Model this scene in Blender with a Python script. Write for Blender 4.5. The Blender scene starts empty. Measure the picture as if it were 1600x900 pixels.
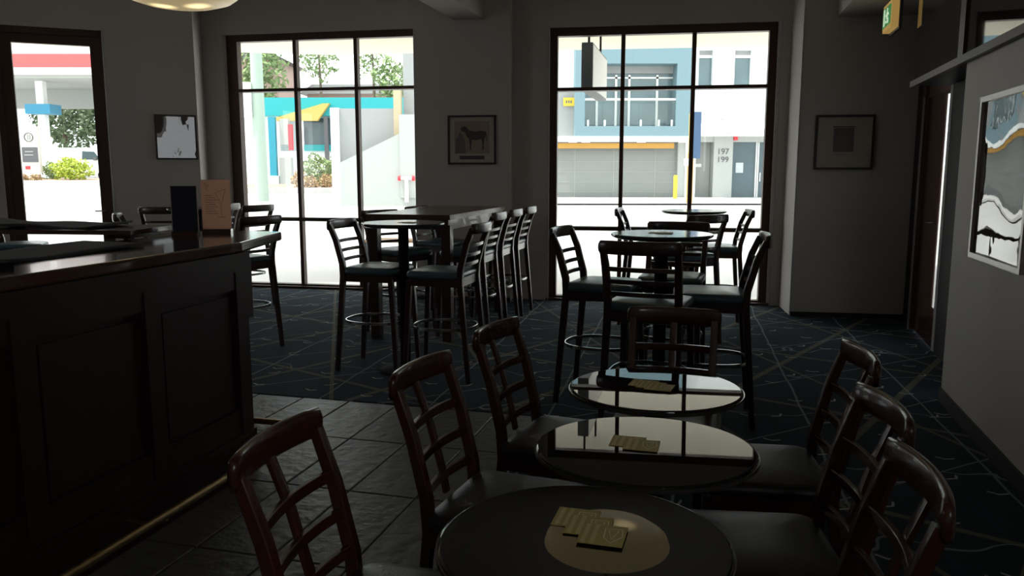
import bpy, math, random
from mathutils import Vector, Matrix
random.seed(7)
SC = bpy.context.scene
COL = SC.collection
rad = math.radians

# ------------------------------------------------------------------ camera, world, light, exposure
cd = bpy.data.cameras.new('camera')
cd.sensor_width = 36.0
cd.lens = 1250.0 / 1600.0 * 36.0
cd.clip_end = 400
cam = bpy.data.objects.new('camera', cd)
cam.location = (0, 0, 1.45)
cam.rotation_euler = (rad(90 - 8.3), 0, 0)
COL.objects.link(cam)
SC.camera = cam

world = bpy.data.worlds.new('world')
SC.world = world
world.use_nodes = True
wn = world.node_tree
wn.nodes.clear()
wo = wn.nodes.new('ShaderNodeOutputWorld')
wb = wn.nodes.new('ShaderNodeBackground')
wb.inputs['Color'].default_value = (0.93, 0.97, 1.0, 1)
wb.inputs['Strength'].default_value = 2.6
wn.links.new(wb.outputs[0], wo.inputs[0])

sd = bpy.data.lights.new('sun', 'SUN')
sd.energy = 6.0
sd.angle = rad(3)
sd.color = (1.0, 0.95, 0.86)
sun = bpy.data.objects.new('sun', sd)
sun.rotation_euler = Vector((0.42, 0.12, -0.90)).to_track_quat('-Z', 'Y').to_euler()
sun.location = (-20, 0, 40)
COL.objects.link(sun)

SC.view_settings.view_transform = 'Standard'
SC.view_settings.look = 'None'
SC.view_settings.gamma = 1
SC.view_settings.use_curve_mapping = False
SC.view_settings.exposure = 0.2

# ------------------------------------------------------------------ materials
MATS = {}


def _new(name):
    m = bpy.data.materials.new(name)
    m.use_nodes = True
    nt = m.node_tree
    nt.nodes.clear()
    out = nt.nodes.new('ShaderNodeOutputMaterial')
    return m, nt, out


def mat(name, col, rough=0.5, metal=0.0, spec=0.5, var=0.12, scale=6.0, bump=0.0, bscale=None,
        stretch=(1, 1, 1), coat=0.0, emis=None, estr=0.0):
    m, nt, out = _new(name)
    b = nt.nodes.new('ShaderNodeBsdfPrincipled')
    nt.links.new(b.outputs[0], out.inputs[0])
    b.inputs['Roughness'].default_value = rough
    b.inputs['Metallic'].default_value = metal
    b.inputs['Specular IOR Level'].default_value = spec
    b.inputs['Coat Weight'].default_value = coat
    b.inputs['Coat Roughness'].default_value = 0.05
    tc = nt.nodes.new('ShaderNodeTexCoord')
    mp = nt.nodes.new('ShaderNodeMapping')
    mp.inputs['Scale'].default_value = stretch
    nt.links.new(tc.outputs['Object'], mp.inputs[0])
    nz = nt.nodes.new('ShaderNodeTexNoise')
    nz.inputs['Scale'].default_value = scale
    nz.inputs['Detail'].default_value = 5
    nt.links.new(mp.outputs[0], nz.inputs['Vector'])
    mx = nt.nodes.new('ShaderNodeMix')
    mx.data_type = 'RGBA'
    mx.inputs[6].default_value = tuple(min(1, c * (1 - var)) for c in col) + (1,)
    mx.inputs[7].default_value = tuple(min(1, c * (1 + var)) for c in col) + (1,)
    nt.links.new(nz.outputs[0], mx.inputs[0])
    nt.links.new(mx.outputs[2], b.inputs['Base Color'])
    if bump > 0:
        n2 = nt.nodes.new('ShaderNodeTexNoise')
        n2.inputs['Scale'].default_value = bscale or scale * 6
        n2.inputs['Detail'].default_value = 3
        nt.links.new(mp.outputs[0], n2.inputs['Vector'])
        bp = nt.nodes.new('ShaderNodeBump')
        bp.inputs['Strength'].default_value = bump
        bp.inputs['Distance'].default_value = 0.02
        nt.links.new(n2.outputs[0], bp.inputs['Height'])
        nt.links.new(bp.outputs[0], b.inputs['Normal'])
    if emis:
        b.inputs['Emission Color'].default_value = tuple(emis) + (1,)
        b.inputs['Emission Strength'].default_value = estr
    MATS[name] = m
    return m


def glass_mat(name, tint=(0.95, 0.97, 0.96), rough=0.0):
    m, nt, out = _new(name)
    tr = nt.nodes.new('ShaderNodeBsdfTransparent')
    tr.inputs[0].default_value = tint + (1,)
    gl = nt.nodes.new('ShaderNodeBsdfGlossy')
    gl.inputs['Roughness'].default_value = rough
    lw = nt.nodes.new('ShaderNodeLayerWeight')
    lw.inputs['Blend'].default_value = 0.5
    pw = nt.nodes.new('ShaderNodeMath'); pw.operation = 'POWER'; pw.inputs[1].default_value = 5
    ml = nt.nodes.new('ShaderNodeMath'); ml.operation = 'MULTIPLY_ADD'
    ml.inputs[1].default_value = 0.9; ml.inputs[2].default_value = 0.03
    nt.links.new(lw.outputs['Facing'], pw.inputs[0])
    nt.links.new(pw.outputs[0], ml.inputs[0])
    mx = nt.nodes.new('ShaderNodeMixShader')
    nt.links.new(ml.outputs[0], mx.inputs[0])
    nt.links.new(tr.outputs[0], mx.inputs[1])
    nt.links.new(gl.outputs[0], mx.inputs[2])
    nt.links.new(mx.outputs[0], out.inputs[0])
    MATS[name] = m
    return m


def emit_mat(name, col, strength):
    return mat(name, tuple(c * 0.6 for c in col), 0.4, emis=col, estr=strength, var=0.03)


def carpet_mat(name):
    """navy carpet with printed straight bands, thin wandering lines and small ticks"""
    m, nt, out = _new(name)
    N, L = nt.nodes, nt.links
    b = N.new('ShaderNodeBsdfPrincipled')
    b.inputs['Roughness'].default_value = 0.95
    b.inputs['Specular IOR Level'].default_value = 0.12
    L.new(b.outputs[0], out.inputs[0])
    tc = N.new('ShaderNodeTexCoord')

    def math_(op, a, c=None, d=None):
        n = N.new('ShaderNodeMath'); n.operation = op
        for i, v in enumerate((a, c, d)):
            if v is None: continue
            if isinstance(v, (int, float)): n.inputs[i].default_value = v
            else: L.new(v, n.inputs[i])
        return n.outputs[0]

    def coords(angle, distort=0.0, dscale=2.0, off=0.0):
        mp = N.new('ShaderNodeMapping')
        mp.inputs['Rotation'].default_value = (0, 0, rad(angle))
        mp.inputs['Location'].default_value = (off, off * 0.7, 0)
        L.new(tc.outputs['Object'], mp.inputs[0])
        sp = N.new('ShaderNodeSeparateXYZ')
        L.new(mp.outputs[0], sp.inputs[0])
        x, y = sp.outputs[0], sp.outputs[1]
        if distort:
            nz = N.new('ShaderNodeTexNoise'); nz.inputs['Scale'].default_value = dscale
            nz.inputs['Detail'].default_value = 1
            L.new(mp.outputs[0], nz.inputs['Vector'])
            x = math_('ADD', x, math_('MULTIPLY', math_('SUBTRACT', nz.outputs[0], 0.5), distort))
        return x, y

    def line(angle, period, width, distort=0.0, dscale=2.0, off=0.0):
        x, _ = coords(angle, distort, dscale, off)
        p = math_('PINGPONG', x, period / 2)
        return math_('LESS_THAN', p, width / 2)

    def ticks(angle, cell, off):
        x, y = coords(angle, 0, 2, off)
        row = math_('FLOOR', math_('DIVIDE', y, cell))
        xs = math_('ADD', x, math_('MULTIPLY', row, cell * 0.37))
        u = math_('SUBTRACT', math_('MODULO', math_('ADD', xs, 500 * cell), cell), cell / 2)
        v = math_('SUBTRACT', math_('MODULO', math_('ADD', y, 500 * cell), cell), cell / 2)
        au = math_('ABSOLUTE', math_('ADD', u, 0.02))
        d = math_('ABSOLUTE', math_('SUBTRACT', v, math_('MULTIPLY', au, 0.55)))
        return math_('MULTIPLY', math_('LESS_THAN', d, 0.007), math_('LESS_THAN', au, 0.045))

    bands = math_('MAXIMUM', math_('MAXIMUM', line(38, 0.92, 0.045, off=.2), line(-52, 1.35, 0.04, off=.5)),
                  line(-12, 1.1, 0.028, off=.1))
    thin = math_('MAXIMUM', math_('MAXIMUM', line(12, 0.75, 0.014, .06, 1.4), line(95, 0.9, 0.014, .5, 3.0, .3)),
                 line(62, 0.8, 0.012, .05, 1.6, .7))
    tk = math_('MAXIMUM', ticks(20, 0.42, 0), ticks(-35, 0.55, .23))
    nz = N.new('ShaderNodeTexNoise'); nz.inputs['Scale'].default_value = 240
    L.new(tc.outputs['Object'], nz.inputs['Vector'])

    def mixc(fac, a, c):
        n = N.new('ShaderNodeMix'); n.data_type = 'RGBA'
        L.new(fac, n.inputs[0])
        for i, v in ((6, a), (7, c)):
            if isinstance(v, tuple): n.inputs[i].default_value = v + (1,)
            else: L.new(v, n.inputs[i])
        return n.outputs[2]
    c0 = mixc(nz.outputs[0], (0.019, 0.030, 0.045), (0.034, 0.052, 0.072))
    c1 = mixc(math_('MULTIPLY', bands, 0.85), c0, (0.16, 0.15, 0.12))
    c2 = mixc(math_('MULTIPLY', thin, 0.85), c1, (0.22, 0.27, 0.29))
    c3 = mixc(tk, c2, (0.45, 0.48, 0.46))
    L.new(c3, b.inputs['Base Color'])
    bp = N.new('ShaderNodeBump'); bp.inputs['Strength'].default_value = 0.35
    bp.inputs['Distance'].default_value = 0.004
    L.new(nz.outputs[0], bp.inputs['Height'])
    L.new(bp.outputs[0], b.inputs['Normal'])
    MATS[name] = m
    return m


WALL = mat('wall_paint', (0.54, 0.505, 0.48), 0.75, var=0.05, scale=2.5, bump=0.05, bscale=60)
CEIL = mat('ceiling_paint', (0.50, 0.47, 0.42), 0.8, var=0.04)
FRAME = mat('frame_timber', (0.085, 0.046, 0.034), 0.45, spec=0.3, var=0.3, scale=9, stretch=(6, 6, 0.6))
BEAD = mat('bead', (0.42, 0.42, 0.42), 0.5)
SKIRT = mat('skirting', (0.02, 0.018, 0.018), 0.5)
WOOD = mat('mahogany', (0.060, 0.017, 0.010), 0.26, var=0.35, scale=7, stretch=(5, 5, 0.8), coat=0.35)
BARW = mat('bar_wood', (0.024, 0.008, 0.006), 0.45, spec=0.3, var=0.35, scale=5, stretch=(4, 4, 0.6))
BARTOP = mat('bar_top', (0.07, 0.030, 0.020), 0.16, var=0.3, scale=5, stretch=(5, 0.7, 5), coat=0.4)
STOOLW = mat('stool_wood', (0.040, 0.018, 0.014), 0.32, var=0.3, scale=8, stretch=(5, 5, .8), coat=0.25)
VINYL = mat('seat_vinyl', (0.070, 0.125, 0.145), 0.28, var=0.1, bump=0.1, bscale=120)
VINYLB = mat('brown_vinyl', (0.022, 0.017, 0.015), 0.42, var=0.1, bump=0.1, bscale=120)
CHROME = mat('steel', (0.55, 0.55, 0.55), 0.22, metal=1.0, var=0.05)
BRASS = mat('brass', (0.42, 0.31, 0.16), 0.38, metal=1.0, var=0.1)
BLACKTOP = mat('black_gloss', (0.012, 0.011, 0.010), 0.012, spec=0.36, var=0.1)
BARTABLE = mat('bar_table_top', (0.05, 0.055, 0.055), 0.12, var=0.1)
HIGHTOP = mat('high_table_wood', (0.09, 0.045, 0.030), 0.22, var=0.3, scale=5, stretch=(5, .8, 5))
BLACKM = mat('black_metal', (0.012, 0.012, 0.013), 0.75, spec=0.05)
COASTER = mat('coaster_card', (0.46, 0.35, 0.08), 0.6, var=0.1)
COASTL = mat('coaster_light', (0.62, 0.52, 0.20), 0.6, var=0.05)
COASTW = mat('coaster_cream', (0.85, 0.78, 0.50), 0.6, var=0.05)
TILE = [mat('slate_tile_%d' % i, c, 0.46, spec=0.4, var=0.35, scale=9, bump=0.45, bscale=16) for i, c in
        enumerate([(0.100, 0.095, 0.085), (0.087, 0.084, 0.077), (0.112, 0.104, 0.092)])]
GROUT = mat('grout', (0.035, 0.033, 0.030), 0.9)
CARPET = carpet_mat('carpet')
GLASS = glass_mat('window_glass')
PICGLASS = mat('poster_glass', (0.05, 0.04, 0.04), 0.02, spec=0.8, var=0.4, scale=3.5, bump=0.22, bscale=2.2)
PICGLASS2 = mat('picture_glass', (0.10, 0.09, 0.085), 0.02, spec=0.8, var=0.5, scale=5, bump=0.06, bscale=4.0)
SILVER = mat('silver_frame', (0.50, 0.47, 0.45), 0.35, metal=0.6, var=0.06)
DARKF = mat('dark_frame', (0.03, 0.026, 0.026), 0.4)
MATBOARD = mat('mat_board', (0.46, 0.42, 0.37), 0.7, var=0.04)
PRINTG = mat('print_grey', (0.16, 0.15, 0.15), 0.7, var=0.25, scale=30)
PRINTD = mat('print_dark', (0.085, 0.075, 0.075), 0.7, var=0.2, scale=30)
PRINTS = mat('print_sepia', (0.32, 0.26, 0.20), 0.7, var=0.2, scale=14)
BLACKGL = mat('black_glass', (0.012, 0.010, 0.013), 0.03, spec=0.9, var=0.2)
DARKP = mat('dark_panel', (0.022, 0.015, 0.020), 0.5, spec=0.2, var=0.3, scale=6)
SHADE = emit_mat('lamp_shade', (1.0, 0.77, 0.40), 0.34)
def _bulb_glow(m):
    """the frosted dish glows more where the two bulbs sit behind it"""
    nt = m.node_tree
    b = [q for q in nt.nodes if q.type == 'BSDF_PRINCIPLED'][0]
    tc = nt.nodes.new('ShaderNodeTexCoord')
    acc = None
    for dx in (-.13, .13):
        d = nt.nodes.new('ShaderNodeVectorMath'); d.operation = 'DISTANCE'
        d.inputs[1].default_value = (dx, 0, .03)
        nt.links.new(tc.outputs['Object'], d.inputs[0])
        mr = nt.nodes.new('ShaderNodeMapRange'); mr.interpolation_type = 'SMOOTHSTEP'
        mr.inputs['From Min'].default_value = .03; mr.inputs['From Max'].default_value = .13
        mr.inputs['To Min'].default_value = 1.2; mr.inputs['To Max'].default_value = .13
        nt.links.new(d.outputs['Value'], mr.inputs['Value'])
        if acc is None: acc = mr.outputs[0]
        else:
            a = nt.nodes.new('ShaderNodeMath'); a.operation = 'ADD'
            nt.links.new(acc, a.inputs[0]); nt.links.new(mr.outputs[0], a.inputs[1]); acc = a.outputs[0]
    nt.links.new(acc, b.inputs['Emission Strength'])
_bulb_glow(SHADE)
BULB = emit_mat('lamp_bulb', (1.0, 0.72, 0.35), 3.0)
GREENE = emit_mat('exit_green', (0.10, 0.45, 0.14), 0.28)
CREAME = emit_mat('exit_cream', (1.0, 0.62, 0.18), 0.24)
WHITEE = emit_mat('exit_white', (0.8, 1.0, 0.7), 0.5)
CARDB = mat('black_card', (0.035, 0.038, 0.052), 0.8, spec=0.2)
def paper_mat(name, col):
    m, nt, out = _new(name)
    d = nt.nodes.new('ShaderNodeBsdfDiffuse'); d.inputs[0].default_value = col + (1,)
    t = nt.nodes.new('ShaderNodeBsdfTranslucent'); t.inputs[0].default_value = col + (1,)
    x = nt.nodes.new('ShaderNodeMixShader'); x.inputs[0].default_value = .62
    nt.links.new(d.outputs[0], x.inputs[1]); nt.links.new(t.outputs[0], x.inputs[2])
    nt.links.new(x.outputs[0], out.inputs[0])
    return m
CARDT = paper_mat('tan_paper', (0.86, 0.62, 0.50))
CARDI = mat('card_ink', (0.22, 0.09, 0.06), 0.6)
RUBBER = mat('bar_mat', (0.016, 0.016, 0.018), 0.7, bump=0.3, bscale=150)
# outdoors
ROAD = mat('road', (0.52, 0.51, 0.50), 0.9, var=0.06, scale=1.5)
PATH = mat('footpath', (0.62, 0.61, 0.60), 0.9, var=0.05, scale=2)
KERB = mat('kerb', (0.42, 0.41, 0.40), 0.9)
SOFFIT = mat('soffit', (0.85, 0.80, 0.66), 0.8, var=0.02)
BLUEW = mat('blue_render', (0.16, 0.25, 0.285), 0.8, var=0.03)
WHITEW = mat('white_render', (0.82, 0.84, 0.83), 0.8, var=0.02)
GREYW = mat('grey_render', (0.30, 0.31, 0.31), 0.8, var=0.04)
LGREYW = mat('light_grey_render', (0.38, 0.40, 0.385), 0.8, var=0.03)
ROLLER = mat('roller_door', (0.22, 0.235, 0.225), 0.6, var=0.05)
ROLLERL = mat('roller_rib', (0.36, 0.38, 0.36), 0.6)
DGLASS = mat('shop_glass', (0.07, 0.11, 0.125), 0.08, var=0.2)
BGLASS = mat('upper_glass', (0.13, 0.19, 0.205), 0.08, var=0.35, scale=1.2)
ALU = mat('aluminium', (0.62, 0.64, 0.63), 0.4, metal=0.3)
ORANGE = mat('orange_paint', (0.50, 0.27, 0.05), 0.6)
YELLOW = mat('yellow_paint', (0.60, 0.44, 0.04), 0.6)
BLUEB = mat('blue_banner', (0.035, 0.085, 0.17), 0.6)
POLEW = mat('pole_timber', (0.34, 0.42, 0.36), 0.8, var=0.1, stretch=(4, 4, .3))
TEAL = mat('teal_paint', (0.012, 0.33, 0.36), 0.5, var=0.04)
DTEAL = mat('teal_column', (0.02, 0.26, 0.36), 0.5)
CYELLOW = mat('canopy_yellow', (0.55, 0.38, 0.10), 0.6)
RED = mat('red_paint', (0.72, 0.035, 0.05), 0.5)
REDS = mat('red_stripe', (0.80, 0.10, 0.10), 0.5)
WHITEP = mat('white_paint', (0.85, 0.87, 0.85), 0.4, var=0.02)
DGREY = mat('dark_grey_paint', (0.10, 0.10, 0.11), 0.5)
TYRE = mat('tyre', (0.02, 0.02, 0.02), 0.8)
MULCH = mat('mulch', (0.40, 0.27, 0.20), 0.95, var=0.3, scale=5, bump=0.4)
LEAF = mat('leaf_green', (0.20, 0.27, 0.11), 0.7, var=0.5, scale=1.5)
LEAFD = mat('leaf_dark', (0.12, 0.17, 0.09), 0.7, var=0.5, scale=1.0)
LEAFY = mat('leaf_lime', (0.34, 0.42, 0.035), 0.7, var=0.4, scale=1.5)
LEAFB = mat('leaf_bronze', (0.38, 0.26, 0.13), 0.7, var=0.4, scale=2)
BARK = mat('bark', (0.16, 0.12, 0.09), 0.9)
BRICKH = mat('house_wall', (0.42, 0.30, 0.26), 0.8, var=0.1)
SIGNB = mat('sign_dark', (0.05, 0.06, 0.065), 0.5)
SIGNL = mat('sign_face', (0.60, 0.58, 0.54), 0.5, var=0.1, scale=3)
BENCHW = mat('bench_timber', (0.45, 0.30, 0.20), 0.7, var=0.2)


# ------------------------------------------------------------------ mesh helpers
class MB:
    def __init__(s):
        s.v, s.f = [], []

    def box(s, x0, x1, y0, y1, z0, z1):
        b = len(s.v)
        s.v += [(x0, y0, z0), (x1, y0, z0), (x1, y1, z0), (x0, y1, z0),
                (x0, y0, z1), (x1, y0, z1), (x1, y1, z1), (x0, y1, z1)]
        s.f += [tuple(b + i for i in q) for q in
                ((3, 2, 1, 0), (4, 5, 6, 7), (0, 1, 5, 4), (1, 2, 6, 5), (2, 3, 7, 6), (3, 0, 4, 7))]
        return s

    def cbox(s, c, sx, sy, sz):
        return s.box(c[0] - sx / 2, c[0] + sx / 2, c[1] - sy / 2, c[1] + sy / 2, c[2] - sz / 2, c[2] + sz / 2)

    def prism(s, poly, z0, z1):
        b, n = len(s.v), len(poly)
        s.v += [(x, y, z0) for x, y in poly] + [(x, y, z1) for x, y in poly]
        s.f.append(tuple(b + i for i in reversed(range(n))))
        s.f.append(tuple(b + n + i for i in range(n)))
        for i in range(n):
            j = (i + 1) % n
            s.f.append((b + i, b + j, b + n + j, b + n + i))
        return s

    def extr(s, poly, y0, y1):
        """polygon in x,z extruded along y"""
        b, n = len(s.v), len(poly)
        s.v += [(x, y0, z) for x, z in poly] + [(x, y1, z) for x, z in poly]
        s.f.append(tuple(b + i for i in range(n)))
        s.f.append(tuple(b + n + i for i in reversed(range(n))))
        for i in range(n):
            j = (i + 1) % n
            s.f.append((b + j, b + i, b + n + i, b + n + j))
        return s

    def sweep(s, path, sect, up=(0, 0, 1), scale=None, closed=False):
        path = [Vector(p) for p in path]
        n, k, b = len(path), len(sect), len(s.v)
        up = Vector(up)
        for i, p in enumerate(path):
            if closed:
                t = path[(i + 1) % n] - path[i - 1]
            else:
                t = path[min(i + 1, n - 1)] - path[max(i - 1, 0)]
            t.normalize()
            side = t.cross(up)
            if side.length < 1e-4: side = t.cross(Vector((0, 1, 0)))
            side.normalize()
            nn = side.cross(t)
            sc = scale[i] if scale else 1.0
            for a, c in sect:
                s.v.append(tuple(p + side * a * sc + nn * c * sc))
        for i in range(n if closed else n - 1):
            i2 = (i + 1) % n
            for j in range(k):
                j2 = (j + 1) % k
                s.f.append((b + i * k + j, b + i * k + j2, b + i2 * k + j2, b + i2 * k + j))
        if not closed:
            s.f.append(tuple(b + j for j in reversed(range(k))))
            s.f.append(tuple(b + (n - 1) * k + j for j in range(k)))
        return s

    def tube(s, path, r, n=10, closed=False, scale=None):
        return s.sweep(path, [(r * math.cos(2 * math.pi * i / n), r * math.sin(2 * math.pi * i / n)) for i in range(n)],
                       closed=closed, scale=scale)

    def lathe(s, prof, n=32, c=(0, 0)):
        b, k = len(s.v), len(prof)
        for i in range(n):
            a = 2 * math.pi * i / n
            for r, z in prof:
                s.v.append((c[0] + r * math.cos(a), c[1] + r * math.sin(a), z))
        for i in range(n):
            i2 = (i + 1) % n
            for j in range(k - 1):
                s.f.append((b + i * k + j, b + i2 * k + j, b + i2 * k + j + 1, b + i * k + j + 1))
        s.f.append(tuple(b + i * k for i in reversed(range(n))))
        s.f.append(tuple(b + i * k + k - 1 for i in range(n)))
        return s

    def pad(s, w, d, z0, z1, r=0.05, dome=0.012, n=6):
        """rounded upholstered cushion"""
        def ring(inset, z):
            pts = []
            hw, hd, rr = w / 2 - inset, d / 2 - inset, max(r - inset * .6, .01)
            for cx, cy, a0 in ((hw - rr, hd - rr, 0), (-hw + rr, hd - rr, 90), (-hw + rr, -hd + rr, 180), (hw - rr, -hd + rr, 270)):
                for i in range(n):
                    a = rad(a0 + 90 * i / (n - 1))
                    pts.append((cx + rr * math.cos(a), cy + rr * math.sin(a), z))
            return pts
        h = z1 - z0
        rings = [ring(.012, z0), ring(0.0, z0 + h * .25), ring(0.0, z0 + h * .6), ring(.012, z0 + h * .9),
                 ring(.035, z1), ring(.09, z1 + dome * .7), ring(.14, z1 + dome)]
        b, k = len(s.v), len(rings[0])
        for q in rings: s.v += q
        for i in range(len(rings) - 1):
            for j in range(k):
                j2 = (j + 1) % k
                s.f.append((b + i * k + j, b + i * k + j2, b + (i + 1) * k + j2, b + (i + 1) * k + j))
        s.f.append(tuple(b + j for j in reversed(range(k))))
        s.f.append(tuple(b + (len(rings) - 1) * k + j for j in range(k)))
        return s

    def grid(s, fn, nu, nv):
        b = len(s.v)
        for i in range(nu + 1):
            for j in range(nv + 1):
                s.v.append(fn(i / nu, j / nv))
        for i in range(nu):
            for j in range(nv):
                a = b + i * (nv + 1) + j
                s.f.append((a, a + nv + 1, a + nv + 2, a + 1))
        return s

    def build(s, name, m, parent=None, loc=(0, 0, 0), rz=0.0, smooth=False, ang=35):
        me = bpy.data.meshes.new(name)
        me.from_pydata([tuple(p) for p in s.v], [], s.f)
        me.validate()
        if smooth:
            for p in me.polygons: p.use_smooth = True
            me.set_sharp_from_angle(angle=rad(ang))
        me.materials.append(m)
        o = bpy.data.objects.new(name, me)
        COL.objects.link(o)
        o.location = loc
        o.rotation_euler = (0, 0, rz)
        if parent: o.parent = parent
        return o


def rsect(w, h, p=4.0, n=16):
    out = []
    for i in range(n):
        a = 2 * math.pi * i / n
        c, s_ = math.cos(a), math.sin(a)
        out.append((w / 2 * math.copysign(abs(c) ** (2 / p), c), h / 2 * math.copysign(abs(s_) ** (2 / p), s_)))
    return out


def sq(w, h): return [(w / 2, -h / 2), (w / 2, h / 2), (-w / 2, h / 2), (-w / 2, -h / 2)]


def empty(name, loc=(0, 0, 0), rz=0.0):
    o = bpy.data.objects.new(name, None)
    o.empty_display_size = 0.1
    COL.objects.link(o)
    o.location = loc
    o.rotation_euler = (0, 0, rz)
    return o


def tag(o, label=None, cat=None, group=None, kind=None):
    if label: o['label'] = label
    if cat: o['category'] = cat
    if group: o['group'] = group
    if kind: o['kind'] = kind
    return o


def copy_tree(o, parent=None):
    c = o.copy()
    COL.objects.link(c)
    c.parent = parent
    for ch in list(o.children): copy_tree(ch, c)
    return c


def text_mesh(name, body, size, m, parent, loc, rot, depth=0.004):
    cu = bpy.data.curves.new(name, 'FONT')
    cu.body = body
    cu.size = size
    cu.align_x = 'CENTER'
    cu.align_y = 'CENTER'
    cu.extrude = depth
    t = bpy.data.objects.new(name + '_curve', cu)
    COL.objects.link(t)
    dg = bpy.context.evaluated_depsgraph_get()
    me = bpy.data.meshes.new_from_object(t.evaluated_get(dg))
    bpy.data.objects.remove(t)
    o = bpy.data.objects.new(name, me)
    me.materials.clear()
    me.materials.append(m)
    COL.objects.link(o)
    o.parent = parent
    o.location = loc
    o.rotation_euler = rot
    return o


def wall(name, A, B, z0, z1, th, m, holes=()):
    """wall from A to B, local x along it, local +y outward; holes are (s0, s1, z0, z1)"""
    L = math.hypot(B[0] - A[0], B[1] - A[1])
    rz = math.atan2(B[1] - A[1], B[0] - A[0])
    mb = MB()
    xs = 0.0
    for s0, s1, h0, h1 in sorted(holes):
        mb.box(xs, s0, 0, th, z0, z1)
        if h0 > z0 + .001: mb.box(s0, s1, 0, th, z0, h0)
        if h1 < z1 - .001: mb.box(s0, s1, 0, th, h1, z1)
        xs = s1
    mb.box(xs, L, 0, th, z0, z1)
    o = mb.build(name, m, None, (A[0], A[1], 0), rz)
    return tag(o, kind='structure'), rz


# ------------------------------------------------------------------ room shell
CZ = 3.6
fl = MB().prism([(-7.6, -3.2), (.8, -3.2), (4.2, 7.7), (4.1, 9.0), (0, 9.3), (-3.6, 10.4), (-7.2, 8.6)], -0.12, -0.012)
floor = tag(fl.build('floor', GROUT), 'dark floor slab under slate tiles and patterned carpet', kind='structure')
# tile field in a frame turned with the room (yaw 15.5 degrees)
RY = rad(-15.0)
c_, s_ = math.cos(RY), math.sin(RY)


def room(u, v): return (u * c_ - v * s_, u * s_ + v * c_)     # room u (right), v (away) -> world


def toroom(x, y): return (x * c_ + y * s_, -x * s_ + y * c_)


U_EDGE, V_EDGE = -.975, 4.51      # right and far borders of the tiling in room coordinates
TW, TL = 0.325, 0.66
tile_meshes = []
for m in TILE:
    mb = MB()
    w, l, e = TW - .008, TL - .008, .004
    mb.v = [(0, 0, -.011), (w, 0, -.011), (w, l, -.011), (0, l, -.011), (0, 0, -.003), (w, 0, -.003), (w, l, -.003), (0, l, -.003),
            (e, e, 0), (w - e, e, 0), (w - e, l - e, 0), (e, l - e, 0)]
    mb.f = [(8, 9, 10, 11)] + [(i, (i + 1) % 4, 4 + (i + 1) % 4, 4 + i) for i in range(4)] + \
           [(4 + i, 4 + (i + 1) % 4, 8 + (i + 1) % 4, 8 + i) for i in range(4)]
    o = mb.build('tile', m, floor)
    tile_meshes.append(o)
k = 0
for i in range(10):
    for j in range(7):
        u, v = U_EDGE - (i + 1) * TW, V_EDGE - (j + 1) * TL
        p = room(u, v)
        src = tile_meshes[k] if k < 3 else tile_meshes[random.randrange(3)]
        o = src if k < 3 else src.copy()
        if k >= 3: COL.objects.link(o)
        o.parent = floor
        o.location = (p[0], p[1], random.uniform(-.001, .001))
        o.rotation_euler = (0, 0, RY)
        k += 1
UL, VN = U_EDGE - 10 * TW, V_EDGE - 7 * TL
# carpet: everything right of and beyond the tiles
carp = MB()
cpoly = [room(U_EDGE, V_EDGE), room(UL, V_EDGE), (-7.2, 6.4), (-7.2, 8.45), (-3.7, 9.75), (-3.75, 10.25), (-1.0, 9.7), (0.0, 9.2),
         (2.9, 8.7), (3.9, 8.0), (4.05, 7.6), (.75, -3.1), (-2.3, -3.1)]
q = room(U_EDGE, VN)
cpoly.append(q)
carp.prism(cpoly, -0.0119, 0.004)
carp.build('carpet', CARPET, floor)
lf = MB().prism([room(UL, V_EDGE), room(UL, VN), q, (-2.3, -3.1), (-7.5, -3.1), (-7.2, 6.4)], -0.0119, -0.001)
lf.build('bar_floor', GROUT, floor)

ceil_ = MB().prism([(-7.9, -3.4), (1.0, -3.4), (4.6, 7.7), (4.5, 9.0), (0, 9.35), (-3.6, 10.45), (-7.4, 8.6)], CZ, CZ + .15)
tag(ceil_.build('ceiling', CEIL), 'dim plain painted ceiling', kind='structure')

L0, C1 = (-6.81, 8.24), (-3.70, 9.60)
dL = lambda p: math.hypot(p[0] - L0[0], p[1] - L0[1])
d_s0, d_s1 = dL((-5.535, 8.797)), dL((-4.575, 9.217))
wl, rzL = wall('wall_left', L0, C1, -.1, CZ, .22, WALL, [(d_s0, d_s1, -.1, 3.0)])
wall('wall_left_return', C1, (-3.80, 10.13), -.1, CZ, .05, WALL)
BL0, BL1 = (-3.80, 10.121), (-1.02, 9.572)
wbl, rzBL = wall('wall_back_left', BL0, BL1, -.1, CZ, .22, WALL, [(.30, 2.80, .0, 3.09)])
tag(MB().prism([(-1.08, 9.03), (-.02, 8.85), (.03, 9.25), (-1.0, 9.85)], -.1, CZ).build('wall_center', WALL), kind='structure')
BR0, BR1 = (-.02, 9.051), (2.98, 8.553)
wbr, rzBR = wall('wall_back_right', BR0, BR1, -.1, CZ, .22, WALL, [(.43, 2.825, .0, 2.99)])
tag(MB().prism([(2.81, 7.966), (3.864, 7.789), (4.1, 8.4), (2.93, 8.80)], -.1, CZ).build('wall_right_pier', WALL), kind='structure')
DR0, DR1 = (3.864, 7.789), (2.97, 4.92)
wall('wall_right_far', DR0, DR1, -.1, CZ, .06, DARKP, [(.42, 1.54, -.1, 2.2)])
NW0, NW1 = (2.728, 4.94), (.51, -3.0)
nwall, rzN = wall('wall_right', NW0, NW1, -.1, CZ, .24, WALL, [(5.6, 7.2, 1.45, 3.0)])
wall('wall_rear', (.55, -3.0), (-7.6, -3.0), -.1, CZ, .2, WALL)
wall('wall_far_left', (-7.6, -3.0), (-6.81, 8.30), -.1, CZ, .2, WALL, [(6.2, 7.6, 1.0, 2.7)])
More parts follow.
